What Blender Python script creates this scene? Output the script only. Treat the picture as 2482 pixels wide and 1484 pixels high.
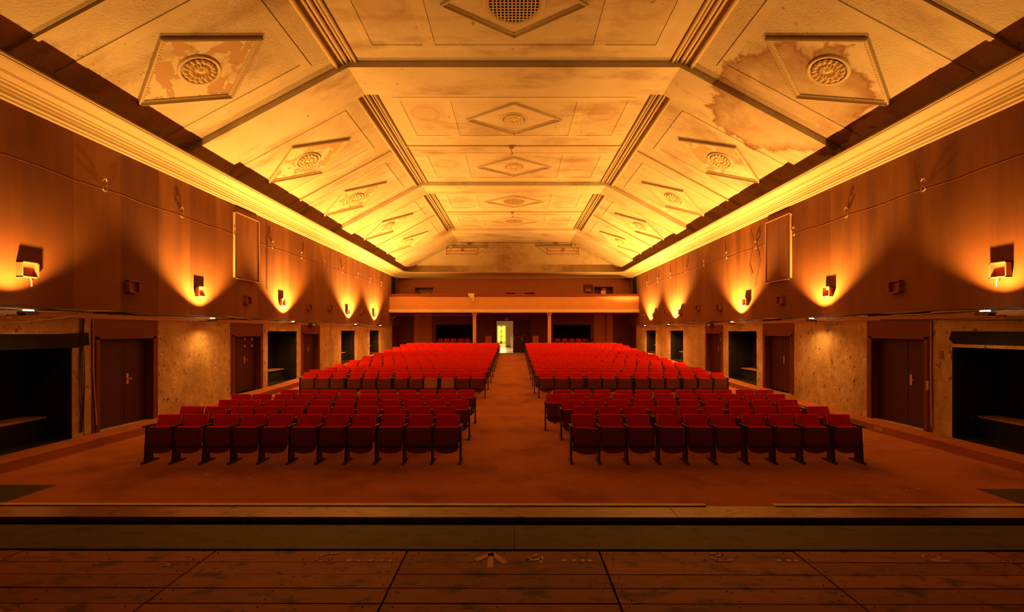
import bpy, math, random
from mathutils import Vector, Matrix
random.seed(7)
PI = math.pi
for o in list(bpy.data.objects): bpy.data.objects.remove(o)
SC = bpy.context.scene
COL = SC.collection

# ------------------------------------------------------------------ camera, world, exposure
FPX = 1050.0; EYE = 2.39
cam_d = bpy.data.cameras.new('camera'); cam = bpy.data.objects.new('camera', cam_d); COL.objects.link(cam)
cam.location = (0, 0, EYE); cam.rotation_euler = (PI / 2, 0, 0)
cam_d.sensor_width = 36; cam_d.lens = FPX / 2482 * 36
cam_d.shift_x = -5 / 2482; cam_d.shift_y = 61 / 2482
cam_d.clip_start = 0.05; cam_d.clip_end = 200
SC.camera = cam
w = bpy.data.worlds.new('world'); SC.world = w; w.use_nodes = True
w.node_tree.nodes['Background'].inputs[0].default_value = (1, .25, .06, 1)
w.node_tree.nodes['Background'].inputs[1].default_value = 0.02
vs = SC.view_settings
SC.display_settings.display_device = 'sRGB'
vs.view_transform = 'Standard'; vs.look = 'None'; vs.gamma = 1; vs.use_curve_mapping = False
vs.exposure = 0.25
LAMP_COL = (1.0, .44, .075); LAMP_W = [720.0, 1850.0, 3800.0, 5300.0, 5100.0]; LAMP_X = 8.70
LAMP_Y = {-1: [7.76, 12.5, 17.06, 23.8, 28.2], 1: [8.0, 12.67, 17.3, 24.4, 28.8]}
# floodlights: warm spot beams leaving the lamp trays upward (the trays are built further down)
for s in (-1, 1):
    for i, y in enumerate(LAMP_Y[s]):
        ld = bpy.data.lights.new('floodlight_beam', 'SPOT'); ld.energy = LAMP_W[i]; ld.color = LAMP_COL
        ld.spot_size = math.radians(120); ld.spot_blend = .6; ld.shadow_soft_size = .035
        lo = bpy.data.objects.new('floodlight_beam', ld); COL.objects.link(lo)
        lo.location = (s * LAMP_X, y, 2.80); lo.rotation_euler = (0, PI - s * math.radians(7), 0)
        lo['label'] = 'beam of the floodlight'; lo['category'] = 'light'
for s in (-1, 1):
    for i, y in enumerate(LAMP_Y[s]):
        ld = bpy.data.lights.new('floodlight_spill', 'SPOT'); ld.energy = [16, 100, 200, 360, 360][i]; ld.color = LAMP_COL
        ld.spot_size = math.radians(165); ld.spot_blend = 1; ld.shadow_soft_size = .02
        lo = bpy.data.objects.new('floodlight_spill', ld); COL.objects.link(lo)
        lo.location = (s * (LAMP_X - .1), y + .02, 2.64); lo.rotation_euler = (0, s * math.radians(12), 0)
        lo['label'] = 'light spilling below the floodlight'; lo['category'] = 'light'
# daylight in the lobby behind the rear door
ld = bpy.data.lights.new('lobby_daylight', 'AREA'); ld.energy = 110; ld.size = 2.5; ld.color = (1, .60, .22)
lo = bpy.data.objects.new('lobby_daylight', ld); COL.objects.link(lo); lo.location = (-1.0, 38.5, 4.3)
lo['label'] = 'daylight in the lobby'; lo['category'] = 'light'

# ------------------------------------------------------------------ node helper
class NB:
    def __init__(self, name, rough=.8, spec=.3):
        self.m = bpy.data.materials.new(name); self.m.use_nodes = True
        self.t = self.m.node_tree; self.b = self.t.nodes['Principled BSDF']
        self.b.inputs['Roughness'].default_value = rough
        self.b.inputs['Specular IOR Level'].default_value = spec
        self._p = None
    def n(self, k, **kw):
        x = self.t.nodes.new(k)
        for a, v in kw.items(): setattr(x, a, v)
        return x
    def link(self, a, b):
        if isinstance(a, (int, float)): b.default_value = a
        elif isinstance(a, tuple): b.default_value = a if len(a) == len(b.default_value) else a + (1,)
        else: self.t.links.new(a, b)
    @property
    def pos(self):
        if not self._p: self._p = self.n('ShaderNodeNewGeometry').outputs['Position']
        return self._p
    def objc(self): return self.n('ShaderNodeTexCoord').outputs['Object']
    def scale(self, v, s):
        x = self.n('ShaderNodeVectorMath', operation='MULTIPLY'); self.link(v, x.inputs[0]); x.inputs[1].default_value = s; return x.outputs[0]
    def sub(self, v, s):
        x = self.n('ShaderNodeVectorMath', operation='SUBTRACT'); self.link(v, x.inputs[0]); self.link(s, x.inputs[1]); return x.outputs[0]
    def length(self, v):
        x = self.n('ShaderNodeVectorMath', operation='LENGTH'); self.link(v, x.inputs[0]); return x.outputs['Value']
    def noise(self, v, scale, detail=4, rough=.6, dist=0, col=False):
        x = self.n('ShaderNodeTexNoise'); self.link(v, x.inputs['Vector']); x.inputs['Scale'].default_value = scale
        x.inputs['Detail'].default_value = detail; x.inputs['Roughness'].default_value = rough; x.inputs['Distortion'].default_value = dist
        return x.outputs['Color' if col else 'Fac']
    def ramp(self, f, stops):
        x = self.n('ShaderNodeValToRGB'); self.link(f, x.inputs[0]); e = x.color_ramp.elements
        while len(e) < len(stops): e.new(.5)
        for i, (p, c) in enumerate(stops):
            e[i].position = p; e[i].color = (c, c, c, 1) if isinstance(c, (int, float)) else tuple(c) + (1,)
        return x.outputs[0]
    def math(self, op, a, b=0.0, c=0.0):
        x = self.n('ShaderNodeMath', operation=op); self.link(a, x.inputs[0]); self.link(b, x.inputs[1]); self.link(c, x.inputs[2]); return x.outputs[0]
    def mix(self, f, a, b, mode='MIX'):
        x = self.n('ShaderNodeMix', data_type='RGBA', blend_type=mode)
        self.link(f, x.inputs[0]); self.link(a, x.inputs[6]); self.link(b, x.inputs[7]); return x.outputs[2]
    def sep(self, v):
        x = self.n('ShaderNodeSeparateXYZ'); self.link(v, x.inputs[0]); return x.outputs
    def comb(self, a, b, c):
        x = self.n('ShaderNodeCombineXYZ'); self.link(a, x.inputs[0]); self.link(b, x.inputs[1]); self.link(c, x.inputs[2]); return x.outputs[0]
    def bump(self, h, s=.3, d=.02):
        x = self.n('ShaderNodeBump'); x.inputs['Strength'].default_value = s; x.inputs['Distance'].default_value = d
        self.link(h, x.inputs['Height'])
        if self.b.inputs['Normal'].is_linked:
            self.t.links.new(self.b.inputs['Normal'].links[0].from_socket, x.inputs['Normal'])
        self.t.links.new(x.outputs[0], self.b.inputs['Normal'])
    def color(self, c): self.link(c, self.b.inputs['Base Color'])

def plain(name, c, rough=.7, metal=0, emit=None, es=0, var=.25, vs_=6):
    b = NB(name, rough); n = b.noise(b.objc(), vs_)
    d = tuple(x * (1 - var) for x in c); l = tuple(min(1, x * (1 + var)) for x in c)
    b.color(b.mix(n, d, l)); b.b.inputs['Metallic'].default_value = metal
    if emit: b.b.inputs['Emission Color'].default_value = emit + (1,); b.b.inputs['Emission Strength'].default_value = es
    return b.m

M = {}
def mat_ceiling(name, rough_stucco, peel=0.0):
    b = NB(name, .9); p = b.pos
    k_ = .97 if rough_stucco else 1.0
    base = b.mix(b.noise(p, .55, 6, .65), tuple(k_ * q for q in (.38, .28, .17)), tuple(k_ * q for q in (.66, .58, .42)))
    soot = b.ramp(b.noise(b.scale(p, (.5, 1.3, .6)), .75, 6, .65), [(.50, 0), (.72, 1)])
    base = b.mix(b.math('MULTIPLY', soot, .7), base, (.20, .10, .045))
    # round smoke rings left by old lamps on the flat field
    for (cx, cy, r) in [(s * 2.92, y, r) for s in (-1, 1) for y, r in ((9.45, .55), (14.3, .5), (18.6, .5), (23.7, .45), (27.9, .5))]:
        q = b.sub(b.mix(.06, p, b.noise(p, 3, 3, .6, 0, True)), (cx * .94 + .03, cy * .94 + .03, 0.0))
        s3 = b.sep(q); d = b.length(b.comb(s3[0], s3[1], 0.0))
        ring = b.ramp(b.math('DIVIDE', d, r * 2), [(0, .3), (.3, .35), (.42, .75), (.5, .3), (.8, 0.0)])
        base = b.mix(b.math('MULTIPLY', ring, .55), base, (.36, .17, .07))
    chips = b.ramp(b.noise(p, 5.5, 4, .6), [(.665, 0), (.675, 1)])
    zone = b.ramp(b.noise(p, .42, 3, .5), [(.52, 0), (.58, 1)])
    base = b.mix(b.math('MULTIPLY', b.math('MULTIPLY', chips, zone), .75), base, (.26, .12, .05))
    # water stain on the right slope
    nz = b.noise(p, .8, 6, .65, .4)
    q = b.sub(p, (6.9, 11.1, 8.1)); d = b.length(b.scale(q, (.55, .42, .3)))
    d = b.math('ADD', d, b.math('MULTIPLY', b.math('SUBTRACT', nz, .5), 1.3))
    st = b.ramp(d, [(0, .35), (.5, .28), (.78, .75), (.83, 1), (.9, .1), (1.0, 0)])
    side = b.ramp(b.math('MULTIPLY', b.sep(p)[0], .2), [(.85, 0), (.95, 1)])
    base = b.mix(b.math('MULTIPLY', b.math('MULTIPLY', st, side), .92), base, (.20, .085, .03))
    if peel:
        pn = b.noise(p, 1.5, 7, .62, .6)
        m_ = b.ramp(pn, [(peel, 0), (peel + .008, 1)])
        base = b.mix(m_, base, (.40, .25, .13)); b.bump(m_, .6, .02)
        dk = b.ramp(b.noise(p, 1.4, 5, .6), [(.6, 0), (.68, .7)])
        base = b.mix(dk, base, (.22, .09, .04))
    b.color(base)
    if rough_stucco: b.bump(b.noise(p, 24, 3, .7), .6, .035)
    else: b.bump(b.noise(p, 3, 4, .6), .15, .02)
    return b.m
M['stucco'] = mat_ceiling('rough_cream_stucco', True)
M['smooth'] = mat_ceiling('smooth_cream_plaster', False)
M['peel'] = mat_ceiling('peeling_cream_paint', False, .50)
M['peel_less'] = mat_ceiling('slightly_peeling_cream_paint', False, .66)

def mat_paper():
    b = NB('woven_brown_wallpaper', .88); p = b.pos; s = b.sep(p)
    cell = b.math('FLOOR', b.math('DIVIDE', b.math('ADD', s[1], b.math('MULTIPLY', s[0], 3.1)), 1.07))
    wn = b.n('ShaderNodeTexWhiteNoise', noise_dimensions='1D'); b.link(cell, wn.inputs['W'])
    tone = b.mix(wn.outputs['Value'], (.19, .064, .018), (.33, .135, .038))
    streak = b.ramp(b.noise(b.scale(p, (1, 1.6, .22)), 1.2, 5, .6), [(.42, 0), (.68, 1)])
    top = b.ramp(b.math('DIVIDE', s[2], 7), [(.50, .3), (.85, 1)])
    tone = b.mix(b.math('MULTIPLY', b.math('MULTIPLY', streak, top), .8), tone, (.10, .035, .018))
    big = b.ramp(b.noise(b.scale(p, (1, .8, .3)), .5, 3, .5), [(.35, .0), (.65, .45)])
    tone = b.mix(big, tone, (.13, .042, .014))
    wv = b.noise(b.scale(p, (40, 40, 220)), 1, 2, .5)
    tone = b.mix(b.math('MULTIPLY', wv, .25), tone, (.16, .06, .03))
    b.color(tone); b.bump(wv, .3, .004); b.bump(b.noise(b.scale(p, (60, 200, 60)), 1, 1), .2, .003)
    return b.m
M['paper'] = mat_paper()

def mat_plaster():
    b = NB('stripped_tan_plaster', .92); p = b.pos
    tone = b.mix(b.noise(p, 1.3, 6, .65), (.34, .18, .085), (.90, .66, .40))
    spots = b.ramp(b.noise(b.scale(p, (1, 1.5, .8)), 5.5, 3, .6), [(.61, 0), (.67, 1)])
    tone = b.mix(b.math('MULTIPLY', spots, .85), tone, (.13, .06, .03))
    low = b.ramp(b.noise(b.scale(p, (1, 1, .4)), 1.1, 6, .7), [(.5, 0), (.7, .6)])
    tone = b.mix(low, tone, (.28, .15, .07)); b.color(tone)
    # comb-scratched arcs
    vo = b.n('ShaderNodeTexVoronoi'); b.link(p, vo.inputs['Vector']); vo.inputs['Scale'].default_value = 3.2
    arcs = b.math('SINE', b.math('MULTIPLY', vo.outputs['Distance'], 120))
    b.bump(arcs, .6, .01); b.bump(b.noise(p, 9, 5, .7), .7, .03)
    return b.m
M['plaster'] = mat_plaster()

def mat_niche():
    b = NB('flecked_black_recess', .85); p = b.pos  # near-black mottled tone with a few pale brown flecks
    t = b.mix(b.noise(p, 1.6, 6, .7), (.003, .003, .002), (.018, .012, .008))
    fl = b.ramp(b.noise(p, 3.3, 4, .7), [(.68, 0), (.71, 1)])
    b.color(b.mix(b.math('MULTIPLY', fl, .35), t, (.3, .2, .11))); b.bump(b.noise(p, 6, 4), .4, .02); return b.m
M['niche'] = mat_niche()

def mat_carpet():
    b = NB('worn_red_brown_carpet', .95, .1); p = b.pos
    t = b.mix(b.noise(b.scale(p, (.25, 1, 1)), 1.4, 6, .65), (.30, .085, .034), (.60, .215, .08))
    st = b.noise(b.scale(p, (6, 55, 1)), 1, 3, .6)
    t = b.mix(b.math('MULTIPLY', st, .5), t, (.20, .075, .045))
    dk = b.ramp(b.noise(p, .9, 5, .6), [(.50, 0), (.70, .65)]); t = b.mix(dk, t, (.14, .045, .022))
    b.color(t); b.bump(st, .35, .006); b.bump(b.noise(p, 90, 1), .3, .004); return b.m
M['carpet'] = mat_carpet()

def mat_planks(name, dark, light, w=.142, y0=2.935, seg=None):
    b = NB(name, .62, .35); p = b.pos; s = b.sep(p)
    if seg:
        a, c = seg
        colx = b.math('FLOOR', b.math('DIVIDE', b.math('SUBTRACT', s[0], c), a))
    else: colx = 0.0
    yy = b.math('DIVIDE', b.math('SUBTRACT', s[1], y0), w)
    cell = b.math('ADD', b.math('FLOOR', yy), b.math('MULTIPLY', colx, 13.7))
    wn = b.n('ShaderNodeTexWhiteNoise', noise_dimensions='1D'); b.link(cell, wn.inputs['W'])
    t = b.mix(wn.outputs['Value'], dark, light)
    gr = b.noise(b.scale(p, (2.2, 26, 2)), 2.0, 5, .65, .4)
    t = b.mix(b.math('MULTIPLY', gr, .85), t, tuple(x * .35 for x in dark))
    bl = b.ramp(b.noise(b.scale(p, (1, 2.2, 1)), 4.2, 5, .65), [(.53, 0), (.66, .9)])
    t = b.mix(bl, t, tuple(x * .14 for x in dark))
    kn = b.ramp(b.noise(b.scale(p, (10, 20, 1)), 1, 2), [(.66, 0), (.70, .85)])
    t = b.mix(kn, t, (.02, .012, .008))
    b.color(t); b.bump(gr, .25, .004)
    return b.m
M['planks'] = mat_planks('scuffed_stage_planks', (.28, .064, .024), (.50, .145, .05), seg=(1.31, -.724))
M['lip'] = mat_planks('worn_front_lip_wood', (.30, .10, .045), (.46, .18, .08), w=2.0); M['lip'].node_tree.nodes['Principled BSDF'].inputs['Roughness'].default_value = .34
M['olive'] = mat_planks('olive_painted_boards', (.07, .05, .022), (.10, .07, .03), w=3.0)

def mat_wood(name, c, c2, vert=True, rough=.5):
    b = NB(name, rough, .3); p = b.pos
    g = b.noise(b.scale(p, (14, 14, .8) if vert else (1, 14, 14)), 1.5, 5, .6, .5)
    b.color(b.mix(g, c, c2)); b.bump(g, .12, .003); return b.m
M['door'] = mat_wood('dark_mahogany_veneer', (.045, .010, .007), (.075, .016, .011))
M['frame'] = mat_wood('reddish_door_frame_wood', (.12, .026, .015), (.18, .042, .022))
M['trimwood'] = mat_wood('pale_pine_batten', (.40, .21, .11), (.62, .36, .19), False)
M['railwood'] = mat_wood('stripped_rail_board', (.30, .135, .07), (.50, .25, .13), False)
M['panelling'] = mat_wood('dark_red_panelling', (.08, .016, .010), (.15, .03, .018))
M['panel_light'] = mat_wood('lighter_wood_pilaster', (.34, .12, .06), (.44, .17, .09))
M['ply'] = mat_wood('dark_seat_plywood', (.18, .055, .030), (.27, .095, .050), True, .5)
M['ply_light'] = mat_wood('pale_seat_plywood', (.50, .24, .13), (.68, .36, .2), True, .5)
M['blackwood'] = plain('near_black_seat_frame', (.05, .028, .022), .45)
M['bal'] = plain('tan_painted_parapet', (.80, .46, .22), .8, var=.12, vs_=1.5)
M['cream'] = plain('cream_gloss_cornice', (.48, .37, .22), .6, var=.05, vs_=1.2)
M['rosette'] = plain('grimy_shaded_ornament', (.64, .50, .31), .85, var=.3, vs_=14)  # tone mixes grime with painted shading for a recessed look
M['nose'] = plain('pale_worn_nosing', (.85, .55, .30), .6)
M['creamstrip'] = plain('cream_balcony_strip', (.95, .80, .52), .6, var=.04, vs_=1)
M['brownwall'] = mat_wood('brown_red_balcony_wall', (.30, .10, .055), (.38, .14, .075))
M['coping'] = plain('maroon_handrail_cloth', (.25, .05, .035), .7)
M['metal'] = plain('dull_brass', (.55, .42, .26), .4, .6)
M['steel'] = plain('dark_steel', (.10, .08, .07), .45, .5)
M['rust'] = plain('rusty_red_steel', (.30, .09, .04), .7)
M['boxred'] = plain('dull_red_sconce_box', (.34, .12, .07), .8)
M['cable'] = plain('black_cable', (.05, .04, .035), .6)
M['palecable'] = plain('pale_cable', (.6, .5, .38), .6)
M['paperwhite'] = plain('pale_paper', (.8, .72, .55), .8)
M['tube'] = plain('hot_halogen_tube', (1, .9, .7), .4, emit=(1, .72, .34), es=30)
M['beige'] = plain('beige_lobby_wall', (.66, .50, .33), .8)
M['stone'] = plain('pale_lobby_stone', (.85, .85, .72), .35)
M['glow'] = plain('sunlit_yellow_glass', (.9, .85, .2), .3, emit=(1, .80, .01), es=1.15, var=.05)
M['white'] = plain('white_painted_joinery', (.85, .8, .6), .6, emit=None)
M['redsign'] = plain('red_sign', (.8, .05, .03), .5)
M['green'] = plain('dim_green_sign_plate', (.06, .22, .12), .4)
M['chalk'] = plain('faded_chalk', (.66, .42, .26), .95, var=.35, vs_=30)
M['hole'] = plain('dark_void', (.006, .005, .005), .9)
def mat_velvet():
    b = NB('red_velvet', .85, .15); p = b.objc()
    n = b.noise(p, 5, 4)
    b.color(b.mix(n, (.72, .014, .016), (.95, .035, .03)))
    b.b.inputs['Sheen Weight'].default_value = .35; b.b.inputs['Sheen Roughness'].default_value = .4
    b.b.inputs['Sheen Tint'].default_value = (1, .15, .1, 1)
    b.bump(b.noise(p, 220, 1), .12, .002); return b.m
M['velvet'] = mat_velvet()

# ------------------------------------------------------------------ mesh helpers
class MB:
    def __init__(self): self.v = []; self.f = []; self.mi = []; self.mats = []
    def slot(self, m):
        if m not in self.mats: self.mats.append(m)
        return self.mats.index(m)
    def poly(self, vs, m=None):
        i = len(self.v); self.v += [tuple(x) for x in vs]; self.f.append(tuple(range(i, i + len(vs)))); self.mi.append(self.slot(m)); return self
    def raw(self, vs, fs, m=None):
        i = len(self.v); self.v += [tuple(x) for x in vs]
        for f in fs: self.f.append(tuple(i + k for k in f)); self.mi.append(self.slot(m))
        return self
    def box(self, x0, x1, y0, y1, z0, z1, m=None, T=None):
        x0, x1 = sorted((x0, x1)); y0, y1 = sorted((y0, y1)); z0, z1 = sorted((z0, z1))
        vs = [(x, y, z) for z in (z0, z1) for y in (y0, y1) for x in (x0, x1)]
        if T: vs = [T(*q) for q in vs]
        return self.raw(vs, [(0, 2, 3, 1), (4, 5, 7, 6), (0, 1, 5, 4), (1, 3, 7, 5), (3, 2, 6, 7), (2, 0, 4, 6)], m)
    def prism(self, pts, a, b, axis='x', m=None, T=None):
        # extrude a 2D outline between a and b along an axis
        def P(u, v, w): return {'x': (w, u, v), 'y': (u, w, v), 'z': (u, v, w)}[axis]
        n = len(pts); vs = [P(u, v, a) for u, v in pts] + [P(u, v, b) for u, v in pts]
        if T: vs = [T(*q) for q in vs]
        fs = [tuple(range(n))[::-1], tuple(range(n, 2 * n))] + [(i, (i + 1) % n, n + (i + 1) % n, n + i) for i in range(n)]
        return self.raw(vs, fs, m)
    def tube(self, pts, r, m=None, seg=6):
        pts = [Vector(p) for p in pts]; rings = []
        for i, p in enumerate(pts):
            d = (pts[min(i + 1, len(pts) - 1)] - pts[max(i - 1, 0)]).normalized()
            u = d.cross(Vector((0, 0, 1)));
            if u.length < .05: u = d.cross(Vector((0, 1, 0)))
            u.normalize(); v = d.cross(u)
            rings.append([p + (u * math.cos(2 * PI * k / seg) + v * math.sin(2 * PI * k / seg)) * r for k in range(seg)])
        vs = [q for R in rings for q in R]; fs = []
        for i in range(len(pts) - 1):
            for k in range(seg): fs.append((i * seg + k, i * seg + (k + 1) % seg, (i + 1) * seg + (k + 1) % seg, (i + 1) * seg + k))
        fs.append(tuple(range(seg))[::-1]); fs.append(tuple((len(pts) - 1) * seg + k for k in range(seg)))
        return self.raw(vs, fs, m)
    def cyl(self, c, r, h, axis='z', m=None, seg=20, r2=None):
        r2 = r if r2 is None else r2; vs = []
        for t, rr in ((0, r), (h, r2)):
            for k in range(seg):
                a, b_ = rr * math.cos(2 * PI * k / seg), rr * math.sin(2 * PI * k / seg)
                o = {'z': (a, b_, t), 'y': (a, t, b_), 'x': (t, a, b_)}[axis]
                vs.append((c[0] + o[0], c[1] + o[1], c[2] + o[2]))
        fs = [tuple(range(seg))[::-1], tuple(range(seg, 2 * seg))] + [(k, (k + 1) % seg, seg + (k + 1) % seg, seg + k) for k in range(seg)]
        return self.raw(vs, fs, m)
    def build(self, name, m=None, parent=None, bevel=0, smooth=False, seg=2):
        me = bpy.data.meshes.new(name); me.from_pydata(self.v, [], self.f)
        for q in self.mats: me.materials.append(q if q else m)
        for p, k in zip(me.polygons, self.mi): p.material_index = k; p.use_smooth = smooth
        import bmesh
        bm = bmesh.new(); bm.from_mesh(me); bmesh.ops.recalc_face_normals(bm, faces=bm.faces)
        if bevel:
            bmesh.ops.remove_doubles(bm, verts=bm.verts, dist=1e-5)
            bmesh.ops.bevel(bm, geom=list(bm.edges), offset=bevel, segments=seg, profile=.5, affect='EDGES', clamp_overlap=True)
        bm.to_mesh(me); bm.free()
        o = bpy.data.objects.new(name, me); COL.objects.link(o)
        if parent: o.parent = parent
        return o
def tag(o, label, cat, group=None, kind=None):
    o['label'] = label; o['category'] = cat
    if group: o['group'] = group
    if kind: o['kind'] = kind
    return o
def struct(o): o['kind'] = 'structure'; return o
def thing(name, label, cat, loc=(0, 0, 0), group=None, rot=(0, 0, 0)):
    o = bpy.data.objects.new(name, None); COL.objects.link(o); o.location = loc; o.rotation_euler = rot
    o.empty_display_size = .1; return tag(o, label, cat, group)
def box_obj(name, dims, m, parent=None, bevel=0): return MB().box(*dims).build(name, m, parent, bevel)
ORD = ['first', 'second', 'third', 'fourth', 'fifth', 'sixth', 'seventh', 'eighth', 'ninth', 'tenth', 'eleventh', 'twelfth']

# ------------------------------------------------------------------ room dimensions
W = 9.1; YB = 34.2; YF = 3.5; STEP = .18; XS = 8.53
FT = [(3.5, 0), (12.5, 0), (14.6, .125), (16.3, .165), (18, .23), (19.7, .30), (21.4, .38), (23.1, .454), (24.8, .54), (26.5, .64), (28.2, .74), (31, .74), (34.2, .664), (35, .64), (44, .80), (52, .92)]
def FZ(y):
    for (a, za), (b, zb) in zip(FT, FT[1:]):
        if y <= b: return za + (zb - za) * (max(y, a) - a) / (b - a)
    return FT[-1][1]
ys = [q[0] for q in FT if q[0] <= YB]

# floor: one carpeted slab following the rake
mb = MB()
pts = [(y, FZ(y)) for y in ys]
mb.prism(pts + [(YB, -.4), (3.5, -.4)], -W - .3, W + .3, 'x', M['carpet'])
struct(mb.build('floor'))
# raised steps along both walls
for s, nm in ((-1, 'left'), (1, 'right')):
    mb = MB()
    yy = [y for y in ys if y < 32.3] + [32.3]
    mb.prism([(y, FZ(y) + STEP) for y in yy] + [(y, FZ(y) - .02) for y in reversed(yy)], s * XS, s * (W - .001), 'x', M['carpet'])
    struct(mb.build('trim_step_' + nm))
    mb = MB(); mb.prism([(y, FZ(y) + .014) for y in yy] + [(y, FZ(y) - .01) for y in reversed(yy)], s * (XS - .012), s * (XS - .001), 'x', M['trimwood'])
    struct(mb.build('baseboard_' + nm))
box = MB().box(-8.9, -7.1, 3.7, 6.72, .0, .004).build('floor', M['olive']); struct(box)
box = MB().box(7.0, 8.5, 3.7, 6.55, .0, .004).build('floor', M['olive']); struct(box)

# ------------------------------------------------------------------ side walls with openings
# (y0, y1, z0 above floor, z1 absolute, kind)
OPEN = {
 -1: [(6.3, 8.92, .18, 2.05, 'niche'), (9.45, 10.93, .18, 2.23, 'door'), (14.02, 15.56, .18, 2.23, 'door'), (16.0, 18.13, .22, 2.39, 'niche'),
      (18.62, 20.15, .18, 2.28, 'door'), (22.8, 24.72, .3, 2.42, 'niche'), (27.3, 29.1, .3, 2.44, 'niche')],
 1: [(6.3, 9.0, .18, 2.06, 'niche'), (9.55, 11.03, .18, 2.23, 'door'), (14.2, 15.7, .18, 2.24, 'door'), (16.25, 18.38, .22, 2.39, 'niche'),
     (18.98, 20.45, .18, 2.3, 'door'), (23.3, 25.2, .3, 2.42, 'niche'), (27.85, 29.75, .3, 2.44, 'niche')]}
ZP = 2.84
for s, nm in ((-1, 'left'), (1, 'right')):
    mb = MB(); X0, X1 = s * W, s * (W + .3); y = YF
    for (a, b, zf, zt, k) in OPEN[s]:
        mb.box(X0, X1, y, a, -.4, ZP, M['plaster']); mb.box(X0, X1, a, b, zt, ZP, M['plaster'])
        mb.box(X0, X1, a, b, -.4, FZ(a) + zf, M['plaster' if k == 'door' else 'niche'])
        if k == 'niche':
            xb = s * (W + 1.0)
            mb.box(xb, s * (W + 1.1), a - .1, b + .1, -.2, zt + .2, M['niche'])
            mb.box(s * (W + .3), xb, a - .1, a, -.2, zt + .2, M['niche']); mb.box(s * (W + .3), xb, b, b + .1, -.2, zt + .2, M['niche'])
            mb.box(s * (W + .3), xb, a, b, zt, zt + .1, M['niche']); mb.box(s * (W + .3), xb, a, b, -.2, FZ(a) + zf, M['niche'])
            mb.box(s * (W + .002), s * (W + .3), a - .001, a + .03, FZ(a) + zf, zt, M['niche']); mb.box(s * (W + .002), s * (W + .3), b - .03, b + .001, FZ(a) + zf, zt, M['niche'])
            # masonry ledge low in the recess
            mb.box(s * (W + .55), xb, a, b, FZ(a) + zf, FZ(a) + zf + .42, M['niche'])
        y = b
    mb.box(X0, X1, y, 32.3, -.4, ZP, M['plaster'])
    mb.box(X0, X1, 32.3, YB + .3, -.4, ZP, M['panelling'])
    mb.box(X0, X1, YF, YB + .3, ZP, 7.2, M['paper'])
    struct(mb.build('wall_' + nm))
    # ledge caps, dark beam over the first recess
    k = 0
    for (a, b, zf, zt, kd) in OPEN[s]:
        if kd == 'niche':
            k += 1
            cap = MB().box(s * (W + .5), s * (W + .98), a + .03, b - .03, FZ(a) + zf + .42, FZ(a) + zf + .46).build('trim_ledge', M['railwood']); struct(cap)
    bm_ = MB().prism([(6.2, 2.05), (9.02 if s < 0 else 9.1, 2.05), (9.27 if s < 0 else 9.12, 2.1), (9.25 if s < 0 else 9.15, 2.36), (8.6, 2.33), (6.2, 2.35)] if s < 0 else
                     [(6.2, 2.13), (8.95, 2.13), (9.05, 2.22), (9.0, 2.39), (6.2, 2.38)], s * (W - .015), s * (W + .02), 'x', M['niche']).build('trim_beam_' + nm); struct(bm_)
    if s > 0: struct(MB().box(W - .03, W + .02, 6.2, 8.98, 2.06, 2.12).build('trim_lintel', M['plaster']))
# wallpaper edge ledge and rail board
for s, nm in ((-1, 'left'), (1, 'right')):
    struct(MB().box(s * (W - .03), s * (W + .01), YF, 32.2, 2.66, 2.755, M['railwood']).build('trim_rail_' + nm))
    struct(MB().box(s * (W - .012), s * (W + .01), YF, 32.2, 2.60, 2.84, M['plaster']).build('trim_band_' + nm))
    for (a, b, zf, zt, kd) in OPEN[s]:
        if kd == 'door': struct(MB().box(s * (W - .022), s * (W + .01), a - .1, b + .1, 2.775, 2.825, M['hole']).build('trim_slot_' + nm))

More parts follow.
